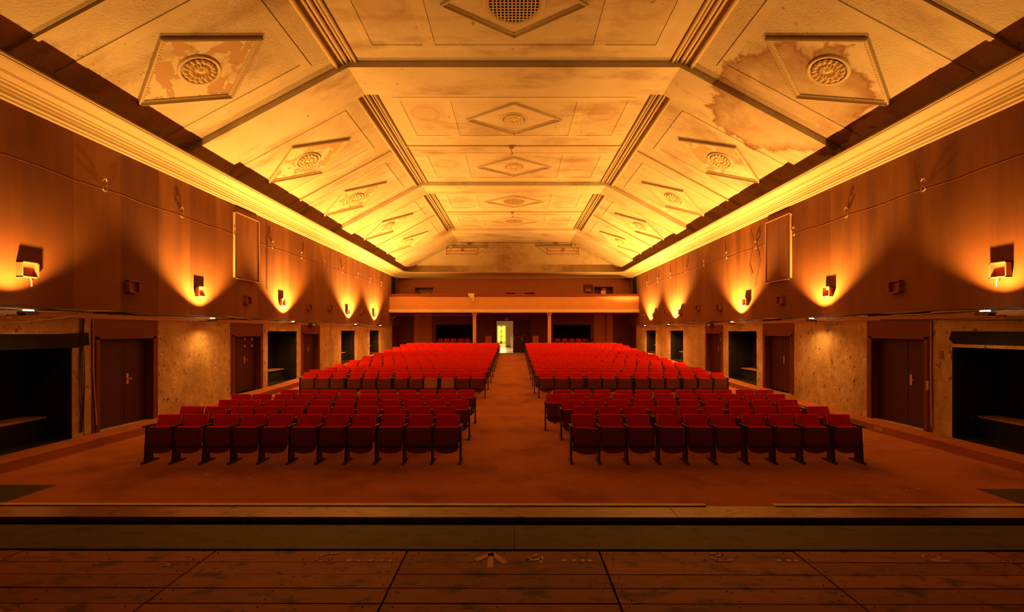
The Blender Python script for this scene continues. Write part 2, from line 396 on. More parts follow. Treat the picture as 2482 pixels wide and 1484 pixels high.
# ------------------------------------------------------------------ doors in the side walls
DLAB = 0
for s, nm in ((-1, 'left'), (1, 'right')):
    for i, (a, b, zf, zt, kd) in enumerate([q for q in OPEN[s] if q[4] == 'door']):
        DLAB += 1; zb = FZ(b) + STEP if FZ(b) > 0 else STEP
        d = bpy.data.objects.new('door_%d' % DLAB, None); COL.objects.link(d); d.location = (s * W, (a + b) / 2, zb); struct(d)
        def T(x, y, z, s=s, a=a, b=b, zb=zb): return (s * x, y - (a + b) / 2, z - zb)
        fr = MB(); x0, x1 = -.035, .16
        fr.box(x0, x1, a - .05, a + .035, zb, zt + .03, None, T); fr.box(x0, x1, b - .035, b + .05, zb, zt + .03, None, T)
        fr.box(x0, x1, a - .05, b + .05, zt - .02, zt + .05, None, T)
        fr.box(-.02, .0, a - .12, a - .05, zb, 2.66, None, T); fr.box(-.02, 0, b + .05, b + .12, zb, 2.66, None, T)
        fr.build('frame', M['frame'], d)
        MB().box(-.015, .01, a - .05, b + .05, zt + .05, 2.66, None, T).build('transom_panel', M['frame'], d)
        mid = (a + b) / 2 - .1 * s if i == 0 else (a + b) / 2
        lw = [(a + .035, mid - .006), (mid + .006, b - .035)]
        for j, (p, q) in enumerate(lw):
            lf = MB().box(.17, .215, p, q, zb + .01, zt - .02, None, T).build('leaf', M['door'], d)
            if j == (1 if s < 0 else 0):
                e = p + .09 if s < 0 else q - .07
                pl = MB().box(.158, .17, e - .04, e + .02, zb + .95, zb + 1.2, None, T).build('lock_plate', M['metal'], lf)
                hn = MB().box(.135, .155, e - .02, e + .1 * (1 if s < 0 else -1), zb + 1.06, zb + 1.085, None, T).build('door_handle', M['metal'], lf)
            if i == 1 and s < 0 and j == 1:
                for yy in (p + .12, q - .2):
                    for zz in (1.55, 1.78): MB().box(.165, .17, yy - .03, yy + .03, zb + zz - .04, zb + zz + .04, None, T).build('paper_square', M['paperwhite'], lf)
            if i == 2 and s > 0 and j == 0:
                for yy, zz in ((p + .2, 1.75), (p + .5, 1.75), (p + .45, 1.5), (p + .3, 1.35)): MB().box(.165, .17, yy - .03, yy + .03, zb + zz - .03, zb + zz + .03, None, T).build('paper_square', M['paperwhite'], lf)

# ------------------------------------------------------------------ ceiling
K = 9.363; SL = .535; RZ = .17          # ribs lie on K, the bays .17 higher
def surf(x, up=0.0): return EYE + min(K - SL * abs(x), 7.007) + up
FX_R = (K - 7.007) / SL
BAYS = [(3.5, 11.5), (12.83, 20.85), (22.1, 30.2)]
def strip(mb, y0, y1, up, m, xs=None):
    fx = (K - 7.007) / SL
    for x0, x1 in ((-W - .05, -fx), (-fx, fx), (fx, W + .05)):
        mb.poly([(x0, y0, surf(x0, up)), (x1, y0, surf(x1, up)), (x1, y1, surf(x1, up)), (x0, y1, surf(x0, up))], m)
def step(mb, y, m):
    fx = FX_R
    for x0, x1 in ((-W - .05, -fx), (-fx, fx), (fx, W + .05)):
        mb.poly([(x0, y, surf(x0)), (x1, y, surf(x1)), (x1, y, surf(x1, RZ)), (x0, y, surf(x0, RZ))], m)
mb = MB(); prev = None
for i, (a, b) in enumerate(BAYS):
    strip(mb, a, b, RZ, M['stucco']); step(mb, b, M['smooth'])
    if i: step(mb, a, M['smooth'])
    nxt = BAYS[i + 1][0] if i < 2 else YB
    strip(mb, b, nxt, 0, M['smooth'])
struct(mb.build('ceiling'))
# roof over the ceiling so that no outside light leaks
# fold mouldings, battens, smooth frame strips
TR = [0]
def trim(mb, m=None, **k):
    TR[0] += 1; return struct(mb.build('trim_%d' % TR[0], m, **k))
def on_slope(s, d, h):   # point: d metres along the slope outward from the fold line (X=4.40), h below the bay surface
    x = FX_R + d; c = 1 / math.hypot(1, SL)
    return (s * (x - h * SL * c), surf(x, RZ) - h * c)
for (a, b) in BAYS:
    for s in (-1, 1):
        mb = MB()
        for (x, z, r) in ((on_slope(s, .30, .02) + (.055,)), (on_slope(s, .13, .02) + (.03,)), (s * 4.44, EYE + 7.007 + RZ - .03, .055), (s * 4.30, EYE + 7.177 - .02, .03), (s * 4.20, EYE + 7.177 - .02, .05)):
            mb.tube([(x, a + .02, z), (x, b - .02, z)], r, None, 10)
        trim(mb, M['cream'], smooth=True)
def slope_box(mb, s, xa, xb, y0, y1, h, m):   # thin slab lying on a sloped bay
    P = []
    for x in (xa, xb):
        for hh in (-.01, h):
            P.append((s * (x - hh * SL / math.hypot(1, SL)), surf(x, RZ) - hh / math.hypot(1, SL)))
    vs = []
    for y in (y0, y1): vs += [(p[0], y, p[1]) for p in P]
    mb.raw(vs, [(0, 1, 3, 2), (4, 6, 7, 5), (0, 4, 5, 1), (2, 3, 7, 6), (0, 2, 6, 4), (1, 5, 7, 3)], m)
zb = EYE + 7.177
MID = [7.5, 16.75, 26.0]
FR = []
for (a, b), m in zip(BAYS, MID):
    mb = MB(); mb.box(-4.15, 4.15, m - .03, m + .03, zb - .045, zb + .01)
    for s in (-1, 1): slope_box(mb, s, 4.8, 8.75, m - .04, m + .04, .06, None)
    trim(mb, M['cream'])
    FR += [(a + .45, m - .68), (m + .68, b - .45)]
for (y0, y1) in FR:
    mb = MB(); h = .014; wd = .2
    for s in (-1, 1):
        slope_box(mb, s, 5.17, 5.35, y0, y1, h, None); slope_box(mb, s, 5.35, 8.7, y0, y0 + wd, h, None); slope_box(mb, s, 5.35, 8.7, y1 - wd, y1, h, None)
        mb.box(s * 3.55, s * 3.75, y0, y1, zb - h, zb + .01); mb.box(s * 1.98, s * 2.28, y0 + wd, y1 - wd, zb - h, zb + .01)
    mb.box(-3.55, 3.55, y0, y0 + wd, zb - h, zb + .01); mb.box(-3.55, 3.55, y1 - wd, y1, zb - h, zb + .01)
    trim(mb, M['smooth'])

# medallions: local z points into the room
def diamond_ring(mb, a, b, w0, w1, h0, h1):
    # ring between scaled diamonds with heights
    def D(k): return [(a - k * 1.55, 0), (0, b - k * 1.15), (-(a - k * 1.55), 0), (0, -(b - k * 1.15))]
    A, B = D(w0), D(w1)
    vs = [(x, y, h0) for x, y in A] + [(x, y, h1) for x, y in B]
    for i in range(4): mb.raw([vs[i], vs[(i + 1) % 4], vs[4 + (i + 1) % 4], vs[4 + i]], [(0, 1, 2, 3)])
def frame_mesh(a, b):
    mb = MB(); pr = [(0, 0), (.0, .07), (.03, .085), (.045, .035), (.10, .03), (.11, .008)]
    for (w0, h0), (w1, h1) in zip(pr, pr[1:]): diamond_ring(mb, a, b, w0, w1, h0, h1)
    # beads
    k = .08; C = [(a - k * 1.55, 0), (0, b - k * 1.15), (-(a - k * 1.55), 0), (0, -(b - k * 1.15))]
    for i in range(4):
        p, q = Vector(C[i]), Vector(C[(i + 1) % 4]); n = int((q - p).length / .075)
        for j in range(1, n):
            c = p.lerp(q, j / n); r = .022
            mb.raw([(c.x - r, c.y, .02), (c.x, c.y - r, .02), (c.x + r, c.y, .02), (c.x, c.y + r, .02), (c.x, c.y, .05)], [(0, 1, 4), (1, 2, 4), (2, 3, 4), (3, 0, 4)])
    o = mb.build('diamond_frame', M['cream']); me = o.data; bpy.data.objects.remove(o); return me
def rosette_mesh(R):
    mb = MB(); nr, nt = 15, 96; vs = []
    for i in range(nr + 1):
        t = i / nr; r = R * t
        for k in range(nt):
            th = 2 * PI * k / nt
            pet = abs(math.cos(th * 8)) ** .7; pet2 = abs(math.sin(th * 8)) ** .7
            if t < .16: h = .05 + .02 * math.cos(t / .16 * PI / 2)
            elif t < .24: h = .03
            elif t < .32: h = .055
            elif t < .64: h = .015 + .085 * pet * math.sin((t - .32) / .32 * PI * .9 + .2)
            else: h = .008 + .085 * pet2 * math.sin((t - .6) / .4 * PI * .85)
            rr = r * (1 - (.06 * (1 - pet2) if t > .9 else 0))
            vs.append((rr * math.cos(th), rr * math.sin(th), h))
    fs = [(i * nt + k, i * nt + (k + 1) % nt, (i + 1) * nt + (k + 1) % nt, (i + 1) * nt + k) for i in range(nr) for k in range(nt)]
    mb.raw(vs, fs); o = mb.build('rosette', M['rosette'], smooth=False); me = o.data; bpy.data.objects.remove(o); return me
def ring_mesh(r0, r1, h=.045, name='round_moulding'):
    mb = MB(); nt = 48; pr = [(r1, 0), (r1 - .01, h * .6), (r1 - .03, h), (r0 + .02, h * .9), (r0, h * .5), (r0, 0)]
    vs = [(r * math.cos(2 * PI * k / nt), r * math.sin(2 * PI * k / nt), z) for r, z in pr for k in range(nt)]
    fs = [(i * nt + k, i * nt + (k + 1) % nt, (i + 1) * nt + (k + 1) % nt, (i + 1) * nt + k) for i in range(len(pr) - 1) for k in range(nt)]
    mb.raw(vs, fs); o = mb.build(name, M['cream'], smooth=True); me = o.data; bpy.data.objects.remove(o); return me
def grille_mesh(R):
    mb = MB(); n = 13; p = 2 * R / n; t = p * .16
    for i in range(n + 1):
        u = -R + i * p; L = math.sqrt(max(0, R * R - u * u))
        if L > .05:
            mb.box(u - t, u + t, -L, L, .018, .03); mb.box(-L, L, u - t, u + t, .0185, .0305)
    o = mb.build('vent_grille', M['cream']); me = o.data; bpy.data.objects.remove(o); return me
def disc_mesh(R, mname, z=.004, name='recess_disc'):
    mb = MB(); mb.poly([(R * math.cos(2 * PI * k / 40), R * math.sin(2 * PI * k / 40), z) for k in range(40)])
    o = mb.build(name, M[mname]); me = o.data; bpy.data.objects.remove(o); return me
def field_mesh(a, b, mname):
    mb = MB(); mb.poly([(a - .15, 0, .006), (0, b - .11, .006), (-(a - .15), 0, .006), (0, -(b - .11), .006)])
    o = mb.build('diamond_field', M[mname]); me = o.data; bpy.data.objects.remove(o); return me
ME = {'fs': frame_mesh(1.58, 1.08), 'ff': frame_mesh(1.62, 1.06), 'ros': rosette_mesh(.34), 'ring': ring_mesh(.355, .44), 'ringv': ring_mesh(.55, .70),
      'gr': grille_mesh(.55), 'hole': disc_mesh(.55, 'hole'), 'rec': disc_mesh(.36, 'smooth'), 'p1': field_mesh(1.58, 1.08, 'peel'), 'p2': field_mesh(1.58, 1.08, 'peel_less'), 'p3': field_mesh(1.62, 1.06, 'smooth')}
def child(name, me, parent, **kw):
    o = bpy.data.objects.new(name, me); COL.objects.link(o); o.parent = parent
    for k, v in kw.items(): setattr(o, k, v)
    return o
YC_S = [(y0 + y1) / 2 for y0, y1 in FR]
ca, sa = 1 / math.hypot(1, SL), SL / math.hypot(1, SL)
NEAR = ['just behind the stage front', 'nearest the stage', 'second from the stage', 'third from the stage', 'fourth from the stage', 'farthest from the stage']
for i, yc in enumerate(YC_S):
    for s, nm in ((-1, 'left'), (1, 'right')):
        x = 6.98; t = thing('ceiling_medallion', 'plaster rosette in a diamond frame on the %s ceiling slope, %s' % (nm, NEAR[i]), 'ceiling medallion', group='plaster rosettes in diamond frames')
        lx = Vector((-ca, 0, s * sa)); lz = Vector((-s * sa, 0, -ca)); ly = lz.cross(lx)
        R = Matrix((lx, ly, lz)).transposed().to_4x4(); t.matrix_world = Matrix.Translation((s * x, yc, surf(x, RZ))) @ R
        child('diamond_frame', ME['fs'], t); child('diamond_field', ME['p1' if (s < 0 or i == 2) else 'p2'], t); child('round_moulding', ME['ring'], t); child('rosette', ME['ros'], t)
    vent = i in (0, 1, 4, 5)
    t = thing('ceiling_medallion', ('round vent grille in a diamond frame on the flat ceiling, %s' if vent else 'plaster rosette in a diamond frame on the flat centre ceiling, %s') % NEAR[i], 'ceiling medallion',
              group='round vent grilles' if vent else 'plaster rosettes in diamond frames', loc=(0, yc - (.15 if i == 1 else .05), zb), rot=(0, PI, 0))
    child('diamond_frame', ME['ff'], t); child('diamond_field', ME['p3'], t)
    if vent: child('vent_grille', ME['gr'], t); child('round_moulding', ME['ringv'], t); child('recess_disc', ME['hole'], t, location=(0, 0, .004))
    else: child('rosette', ME['ros'], t); child('round_moulding', ME['ring'], t)
for i, y in enumerate((MID[1] - .0, MID[2] - .0)):
    mb = MB(); x = -.1; mb.cyl((x, y, zb - .09), .09, .05); mb.tube([(x, y, zb - .08), (x, y, zb - .2), (x + .05, y, zb - .3), (x, y, zb - .36), (x - .04, y, zb - .3)], .015)
    o = mb.build('ceiling_hook', M['rust']); tag(o, 'rusty hook hanging from the flat ceiling, %s the stage' % ('nearer' if i == 0 else 'farther from'), 'hook', 'rusty ceiling hooks')

# ------------------------------------------------------------------ cornice swept round three sides
PROF = [(0, 4.12), (.06, 4.13), (.07, 4.17), (.12, 4.18), (.13, 4.235), (.15, 4.24), (.165, 4.29), (.20, 4.30), (.215, 4.345), (.27, 4.35), (.28, 4.375), (.38, 4.39),
        (.43, 4.405), (.435, 4.42), (.455, 4.42), (.46, 4.435), (.55, 4.44), (.64, 4.455), (.71, 4.48), (.735, 4.50), (.75, 4.50), (.755, 4.525), (.775, 4.53), (.78, 4.56), (.70, 4.575), (0, 4.58)]
path = []
RC = 1.5
def addp(x, y, nx, ny): path.append((x, y, nx, ny))
addp(-W, YF, 1, 0); addp(-W, YB - RC, 1, 0)
for k in range(1, 12):
    t = k / 12 * PI / 2; addp(-W + RC - RC * math.cos(t), YB - RC + RC * math.sin(t), math.cos(t), -math.sin(t))
addp(-W + RC, YB, 0, -1); addp(W - RC, YB, 0, -1)
for k in range(1, 12):
    t = k / 12 * PI / 2; addp(W - RC + RC * math.sin(t), YB - RC + RC * math.cos(t), -math.sin(t), -math.cos(t))
addp(W, YB - RC, -1, 0); addp(W, YF, -1, 0)
mb = MB(); n = len(PROF); vs = []
for (x, y, nx, ny) in path:
    for d, z in PROF: vs.append((x + nx * d, y + ny * d, EYE + z))
fs = [(i * n + k, i * n + k + 1, (i + 1) * n + k + 1, (i + 1) * n + k) for i in range(len(path) - 1) for k in range(n - 1)]
mb.raw(vs, fs, M['cream'])
for s in (-1, 1):
    for z in (4.12, 4.58):
        P = [(s * W, YB, EYE + z)] + [(s * (W - RC + RC * math.cos(k / 12 * PI / 2)), YB - RC + RC * math.sin(k / 12 * PI / 2), EYE + z) for k in range(13)]
        mb.poly(P, M['cream'])
struct(mb.build('trim_cornice'))

# ------------------------------------------------------------------ rear wall, balcony, lobby
mb = MB(); Y0, Y1 = YB, YB + .3
def seg(x0, x1, z0, z1, m): mb.box(x0, x1, Y0, Y1, z0, z1, M[m])
BZ = 4.6
# lower: panels between openings
DX0, DX1 = -1.43, 1.24; DZ = 3.2; NL = (-6.2, -3.28); NR = (3.1, 6.06); NZ = 2.9
seg(-W, NL[0], -.4, BZ, 'panelling'); seg(NL[0], NL[1], -.4, .95, 'panelling'); seg(NL[0], NL[1], NZ, BZ, 'panelling')
seg(NL[1], DX0, -.4, BZ, 'panelling'); seg(DX0, DX1, DZ, BZ, 'panelling'); seg(DX1, NR[0], -.4, BZ, 'panelling')
seg(NR[0], NR[1], -.4, .95, 'panelling'); seg(NR[0], NR[1], NZ, BZ, 'panelling'); seg(NR[1], W, -.4, BZ, 'panelling')
for a, b in (NL, NR):
    mb.box(a - .1, b + .1, YB + 1.8, YB + 1.9, .8, 3.1, M['hole']); mb.box(a - .1, a, Y1, YB + 1.8, .8, 3.1, M['hole']); mb.box(b, b + .1, Y1, YB + 1.8, .8, 3.1, M['hole'])
    mb.box(a, b, Y1, YB + 1.8, .8, .95, M['niche']); mb.box(a, b, Y1, YB + 1.8, NZ, 3.1, M['hole'])
# upper: projection slots, window and alcove
AL = (-7.85, -6.38, 5.84); AR = (6.33, 7.83, 5.9)
UP = [(-W, AL[0], None), (AL[0], AL[1], AL[2]), (AL[1], -.65, None), (-.65, .1, 5.42), (.1, .82, None), (.82, 1.66, 5.42), (1.66, AR[0], None), (AR[0], AR[1], AR[2]), (AR[1], W, None)]
for a, b, zt in UP:
    if zt is None: seg(a, b, BZ, 6.7, 'brownwall')
    else:
        z0 = 5.2 if zt == 5.42 else 4.9
        seg(a, b, BZ, z0, 'brownwall'); seg(a, b, zt, 6.7, 'brownwall')
        mm = 'hole' if zt == 5.42 else ('beige' if a < 0 else 'brownwall'); dp = .5
        mb.box(a - .05, b + .05, Y1 + dp, Y1 + dp + .05, z0 - .1, zt + .1, M[mm])
        mb.box(a - .05, a, Y1, Y1 + dp, z0, zt, M[mm]); mb.box(b, b + .05, Y1, Y1 + dp, z0, zt, M[mm]); mb.box(a, b, Y1, Y1 + dp, zt, zt + .05, M['panelling']); mb.box(a, b, Y1, Y1 + dp, z0 - .05, z0, M['panelling'])
seg(-W, W, 6.7, 9.5, 'smooth')
struct(mb.build('wall_back'))
tp = MB()
for x0, x1 in ((-4.3, -3.2), (-3.1, -1.2), (-1.1, .9), (1.0, 2.6), (2.7, 4.3)): tp.box(x0, x1, YB - .05, YB + .01, 9.27 - .03 * random.random(), 9.33)
struct(tp.build('trim_slats', M['cream']))
tp = MB()
tp.box(-7.4, 7.4, YB - .03, YB + .01, 6.97, 7.1); struct(tp.build('trim_tympanum', M['cream']))
for (x0, x1, d, m) in ((-7.9, -7.42, .05, 'panel_light'), (-9.05, -8.55, .02, 'panelling'), (-7.42, -6.5, .02, 'brownwall'), (7.3, 7.8, .05, 'panel_light'), (6.3, 7.2, .02, 'brownwall'), (8.2, 8.25, .04, 'panelling'), (1.3, 1.36, .05, 'door')):
    struct(MB().box(x0, x1, YB - d, YB, FZ(34.1), 3.75).build('trim_pilaster', M[m]))
# balcony
bal = thing('balcony', 'tan balcony parapet spanning the rear of the hall on two posts', 'balcony', (0, 31.6, 3.74))
z0 = 3.74
P = [(0, .27), (.0, .36), (-.03, .5), (-.03, 1.1), (-.0, 1.18), (.1, 1.18), (.1, .27)]
MB().prism(P, -W, W, 'x').build('parapet', M['bal'], bal)
MB().prism([(-.12, 0), (-.14, .06), (-.14, .2), (-.1, .24), (.3, .24), (.3, 0)], -W, W, 'x').build('cornice_strip', M['creamstrip'], bal)
MB().prism([(-.06, 1.18), (-.07, 1.22), (.1, 1.38), (.28, 1.38), (.28, 1.18)], -W, W, 'x').build('handrail', M['coping'], bal)
MB().box(-W, W, .1, 2.6, .24, .5).build('balcony_floor', M['panelling'], bal)
MB().box(-W, W, .3, 2.6, .02, .24).build('soffit', M['panelling'], bal)
for x, nm in ((-2.91, 'left'), (2.6, 'right')):
    zf = FZ(31.9); t = thing('column', 'slim square post carrying the balcony, %s of the rear doorway' % nm, 'column', (x, 31.9, zf), 'balcony posts')
    h = 3.74 - zf
    MB().box(-.12, .12, -.12, .12, 0, h - .2).build('shaft', M['bal'], t, .015)
    MB().box(-.15, .15, -.15, .15, h - .2, h - .15).box(-.18, .18, -.18, .18, h - .15, h).build('capital', M['bal'], t)
t = MB(); t.raw([(-3.35, 31.44, 5.02), (-2.9, 31.44, 5.02), (-2.88, 31.42, 4.75), (-3.15, 31.40, 4.78), (-2.9, 31.43, 4.55), (-3.08, 31.43, 4.57), (-3.35, 31.7, 5.14), (-2.9, 31.7, 5.14), (-3.08, 31.44, 4.76)],
                [(0, 3, 8, 2, 1), (8, 5, 4, 2), (0, 1, 7, 6)])
o = t.build('hanging_paper', M['paperwhite']); so = o.modifiers.new('s', 'SOLIDIFY'); so.thickness = .01; o.location = (0, 0, .0)
tag(o, 'torn pale sheet of paper folded over the balcony handrail', 'paper')
# balcony side doorways: flat black slabs stand in for the dark openings
for s, k in ((-1, 20), (1, 21)):
    struct(MB().box(s * (W - .012), s * (W + .05), 32.15, 33.15, 4.3, 6.42).build('door_%d' % k, M['hole']))
# crest and signs on the balcony wall
cx, cz = 5.85, 5.65
t = thing('wall_crest', 'striped wooden shield with a small animal mark on the balcony wall', 'crest', (cx, YB - .03, cz))
for k in range(9):
    u = -.36 + k * .09; zb_ = -.42 + .34 * (abs(u) / .4) ** 1.8
    MB().box(u - .024, u + .024, -.02, .02, zb_, .42).build('slat', M['door'], t)
MB().raw([(-.2, -.04, .02), (-.1, -.04, .1), (.02, -.04, .04), (.15, -.04, .12), (.2, -.04, -.02), (.14, -.04, -.2), (.06, -.04, -.1), (-.1, -.04, -.12), (-.16, -.04, -.16),
          (-.2, -.02, .02), (-.1, -.02, .1), (.02, -.02, .04), (.15, -.02, .12), (.2, -.02, -.02), (.14, -.02, -.2), (.06, -.02, -.1), (-.1, -.02, -.12), (-.16, -.02, -.16)],
         [tuple(range(9)), tuple(range(9, 18))] + [(i, (i + 1) % 9, 9 + (i + 1) % 9, 9 + i) for i in range(9)]).build('animal_mark', M['panel_light'], t)
o = box_obj('red_sign', (7.0, 7.3, YB + .25, YB + .28, 5.66, 5.84), M['redsign']); tag(o, 'small red sign above a pale cabinet in the balcony alcove', 'sign')
o = box_obj('pale_cabinet', (6.88, 7.24, YB + .0, YB + .25, 4.9, 5.6), M['paperwhite'], None, .01); tag(o, 'pale box standing in the balcony wall alcove below a red sign', 'cabinet')
o = MB().prism([(-7.82, 5.82), (-7.74, 5.82), (-7.3, 5.0), (-7.42, 5.0)], YB + .3, YB + .5, 'y').build('stair_stringer', M['panelling']); tag(o, 'dark sloping stair beam seen through the balcony window', 'stair')
# lighting racks on the end wall above the cornice
for x0, x1, nm in ((-5.24, -2.8, 'left'), (2.55, 5.0, 'right')):
    t = thing('lighting_rack', 'rusty ladder shaped lighting rack high on the %s of the end wall' % nm, 'rack', ((x0 + x1) / 2, YB - .05, 8.35), 'lighting racks on the end wall')
    h = (x1 - x0) / 2
    for z in (0, .25, .5): MB().box(-h, h, -.62 if z == 0 else -.5, -.57 if z == 0 else -.45, z, z + .045).build('rail', M['rust'], t)
    for x in (-h, h):
        mb = MB(); mb.box(x - .025, x + .025, -.62, -.57, -.04, .55); mb.tube([(x, -.6, .02), (x, 0, .18)], .02); mb.tube([(x, -.6, .5), (x, 0, .5)], .02)
        mb.build('bracket', M['rust'], t)
    mb = MB(); mb.cyl((.02, -.66, .36), .13, .18, 'y', None, 16); mb.tube([(0, -.6, .28), (-.1, -.62, -.1), (-.04, -.62, -.18)], .014); mb.build('lamp_head', M['rust'], t)

# rear double door: left leaf open, right leaf closed
d = struct(bpy.data.objects.new('door_30', None)); COL.objects.link(d); zf = FZ(YB); d.location = (0, YB, zf)
lf = box_obj('leaf', (-.08, 1.24, .05, .1, .01, DZ - zf), M['door'], d)
box_obj('lock_plate', (.6, .66, .03, .05, .98, 1.26), M['metal'], lf); box_obj('lock_plate', (-.06, -.02, .03, .05, .98, 1.26), M['metal'], lf)
MB().tube([(.18, .0, 1.27), (.55, -.02, 1.32), (.85, .0, 1.38)], .018).build('push_bar', M['metal'], lf)
lf = box_obj('leaf', (-1.47, -1.42, .3, 1.6, .01, DZ - zf), M['door'], d)
fr = MB(); fr.box(-1.5, -1.43, -.03, .3, 0, DZ - zf + .05); fr.box(1.24, 1.3, -.03, .3, 0, DZ - zf + .05); fr.box(-1.5, 1.3, -.03, .3, DZ - zf, DZ - zf + .06); fr.build('frame', M['door'], d)
# exit pictogram plate over the door
t = thing('exit_sign', 'small pale exit pictogram plate above the open rear doorway', 'sign', (-.6, YB - .02, 3.33))
box_obj('plate', (-.17, .17, -.01, .01, -.08, .08), M['panel_light'], t)
box_obj('pictogram', (-.14, -.04, -.015, -.01, -.05, .05), M['paperwhite'], t); mk = MB(); mk.box(.03, .13, -.015, -.01, -.06, -.04); mk.box(.03, .13, -.015, -.01, .04, .06); mk.box(.07, .09, -.015, -.01, -.05, .05); mk.build('pictogram', M['paperwhite'], t)
# lobby beyond
mb = MB(); L0 = YB + .3; L1 = 44
fp = [(q, FZ(q)) for q in (YB, 35, 44, 52)]
mb.prism(fp + [(52, .2), (YB, .2)], -3, 2.9, 'x', M['stone'])
struct(mb.build('floor_lobby'))
mb = MB()
mb.box(-3.1, -3.0, L0, 52, .4, 5, M['beige']); mb.box(2.85, 2.95, L0, 52, .4, 5, M['beige'])
IX0, IX1 = -1.68, -.88; IZ = EYE + .55
mb.box(-3, IX0, L1, L1 + .2, .5, 5, M['beige']); mb.box(IX1, 2.9, L1, L1 + .2, .5, 5, M['beige']); mb.box(IX0, IX1, L1, L1 + .2, IZ, 5, M['beige'])
mb.box(-3, 2.9, 52, 52.1, .5, 5, M['beige']); mb.box(-3.1, 2.95, L0, 52.1, 5, 5.1, M['beige'])
struct(mb.build('wall_lobby'))
fr = MB()
for a, b, c, e in ((IX0 - .1, IX0, FZ(44), IZ), (IX1, IX1 + .12, FZ(44), IZ), (IX0 - .1, IX1 + .12, IZ, IZ + .13)): fr.box(a, b, L1 - .06, L1, c, e)
struct(fr.build('trim_lobby_frame', M['white']))
struct(MB().box(IX1 + .12, 2.85, L1 - .03, L1, FZ(44), FZ(44) + .1).build('baseboard_lobby', M['door']))
# glazed yellow double door at the far end of the lobby
d = struct(bpy.data.objects.new('window_1', None)); COL.objects.link(d); d.location = (0, 51.0, FZ(51))
for k, (a, b) in enumerate(((-2.1, -1.52), (-1.5, -.9))):
    fr = MB()
    for p, q, r, s_ in ((a, a + .08, 0, 2.1), (b - .08, b, 0, 2.1), (a, b, 0, .3), (a, b, 2.02, 2.1), (a, b, .85, .92), (a, b, 1.42, 1.48)): fr.box(p, q, 0, .05, r, s_)
    fr.build('leaf_frame', M['white'], d); box_obj('pane', (a + .08, b - .08, .015, .03, .3, 2.02), M['glow'], d)
t = MB(); t.tube([(-.05, 42.5, FZ(42.5)), (-.12, 42.4, 1.75), (-.3, 42.4, 1.62), (-.1, 42.4, 2.05)], .03); t.prism([(-.38, 1.72), (-.2, 1.8), (.1, 2.15), (.1, .75), (-.32, .78)], 42.5, 42.56, 'y')
o = t.build('covered_stand', M['paperwhite']); tag(o, 'pale draped stand in the lobby just inside the open doorway', 'stand')
ps = bpy.data.lights.new('lobby_far_daylight', 'POINT'); ps.energy = 160; ps.color = (1, .8, .3); ps.shadow_soft_size = .4
po = bpy.data.objects.new('lobby_far_daylight', ps); COL.objects.link(po); po.location = (-1.3, 48.3, 3.2); po['label'] = 'daylight behind the lobby'; po['category'] = 'light'
# two pedestals by the rear door, cable garland
for x, nm in ((-2.0, 'left'), (1.68, 'right')):
    zf = FZ(33.9); t = thing('wooden_pedestal', 'plain brown wooden box pedestal %s of the rear doorway' % nm, 'pedestal', (x, 33.85, zf), 'pedestals beside the rear doorway')
    MB().box(-.24, .24, -.2, .2, 0, 1.32).build('carcass', M['panel_light'], t, .008); MB().box(-.27, .27, -.23, .23, 1.32, 1.36).build('lid', M['panel_light'], t)
pts = [(-8.95, 32.0, 3.3)] + [(-8.7 + k * .35, 32.0, 3.60 - .05 * abs(math.sin(k * .55))) for k in range(18)]
o = MB().tube(pts, .015).build('cable', M['palecable']); tag(o, 'thin pale cable sagging under the balcony edge on the left', 'cable')

# ------------------------------------------------------------------ front wall of the hall beside the stage opening
mb = MB(); mb.box(-W - .3, -6.4, 3.2, 3.5, -.4, 9.8, M['panelling']); mb.box(6.4, W + .3, 3.2, 3.5, -.4, 9.8, M['panelling']); mb.box(-6.4, 6.4, 3.2, 3.5, 5.6, 9.8, M['panelling'])
struct(mb.build('wall_front'))

# ------------------------------------------------------------------ stage
SZ = EYE - 1.49
st = thing('stage', 'scuffed wooden stage floor with olive cover boards and a worn front lip', 'stage', (0, 3.0, SZ))
def S(x, y, z): return (x, y - 3.0, z)
def skew(x): return .0027 * -x
mb = MB()
xs_ = [-6.4, -4.644, -3.334, -2.024, -.724, .576, 1.886, 3.2, 4.5, 6.4]
def slab(mb, x0, x1, y0, y1, z0, z1, m=None):
    vs = [(x, y + skew(x) - 3.0, z) for z in (z0, z1) for y in (y0, y1) for x in (x0, x1)]
    mb.raw(vs, [(0, 2, 3, 1), (4, 5, 7, 6), (0, 1, 5, 4), (1, 3, 7, 5), (3, 2, 6, 7), (2, 0, 4, 6)], m)
for x0, x1 in zip(xs_, xs_[1:]):
    y = 2.935
    for k in range(22):
        g = random.uniform(.002, .005); slab(mb, x0 + .007, x1 - .007, y - .142 + g, y - g, -.03, random.uniform(-.002, .001)); y -= .142
mb.build('plank_floor', M['planks'], st)
mb = MB(); slab(mb, -6.4, 6.4, -.4, 3.45, -.08, -.035); mb.build('underfloor', M['hole'], st)
mb = MB(); slab(mb, -6.4, -.0, 2.96, 3.325, -.03, .0); slab(mb, .004, 6.4, 2.96, 3.325, -.03, .0); mb.build('cover_board', M['olive'], st)
mb = MB(); slab(mb, -6.4, 6.4, 3.325, 3.345, -.20, -.03); mb.build('footlight_trough', M['hole'], st)
mb = MB()
slab(mb, -6.4, -2.35, 3.44, 3.66, -.03, .012); slab(mb, -2.345, 1.3, 3.44, 3.66, -.03, .012); slab(mb, 1.305, 6.4, 3.44, 3.66, -.03, .012); mb.build('front_lip', M['lip'], st)
mb = MB(); slab(mb, -6.4, 6.4, 3.66, 3.70, -SZ, .0); mb.build('front_face', M['frame'], st)
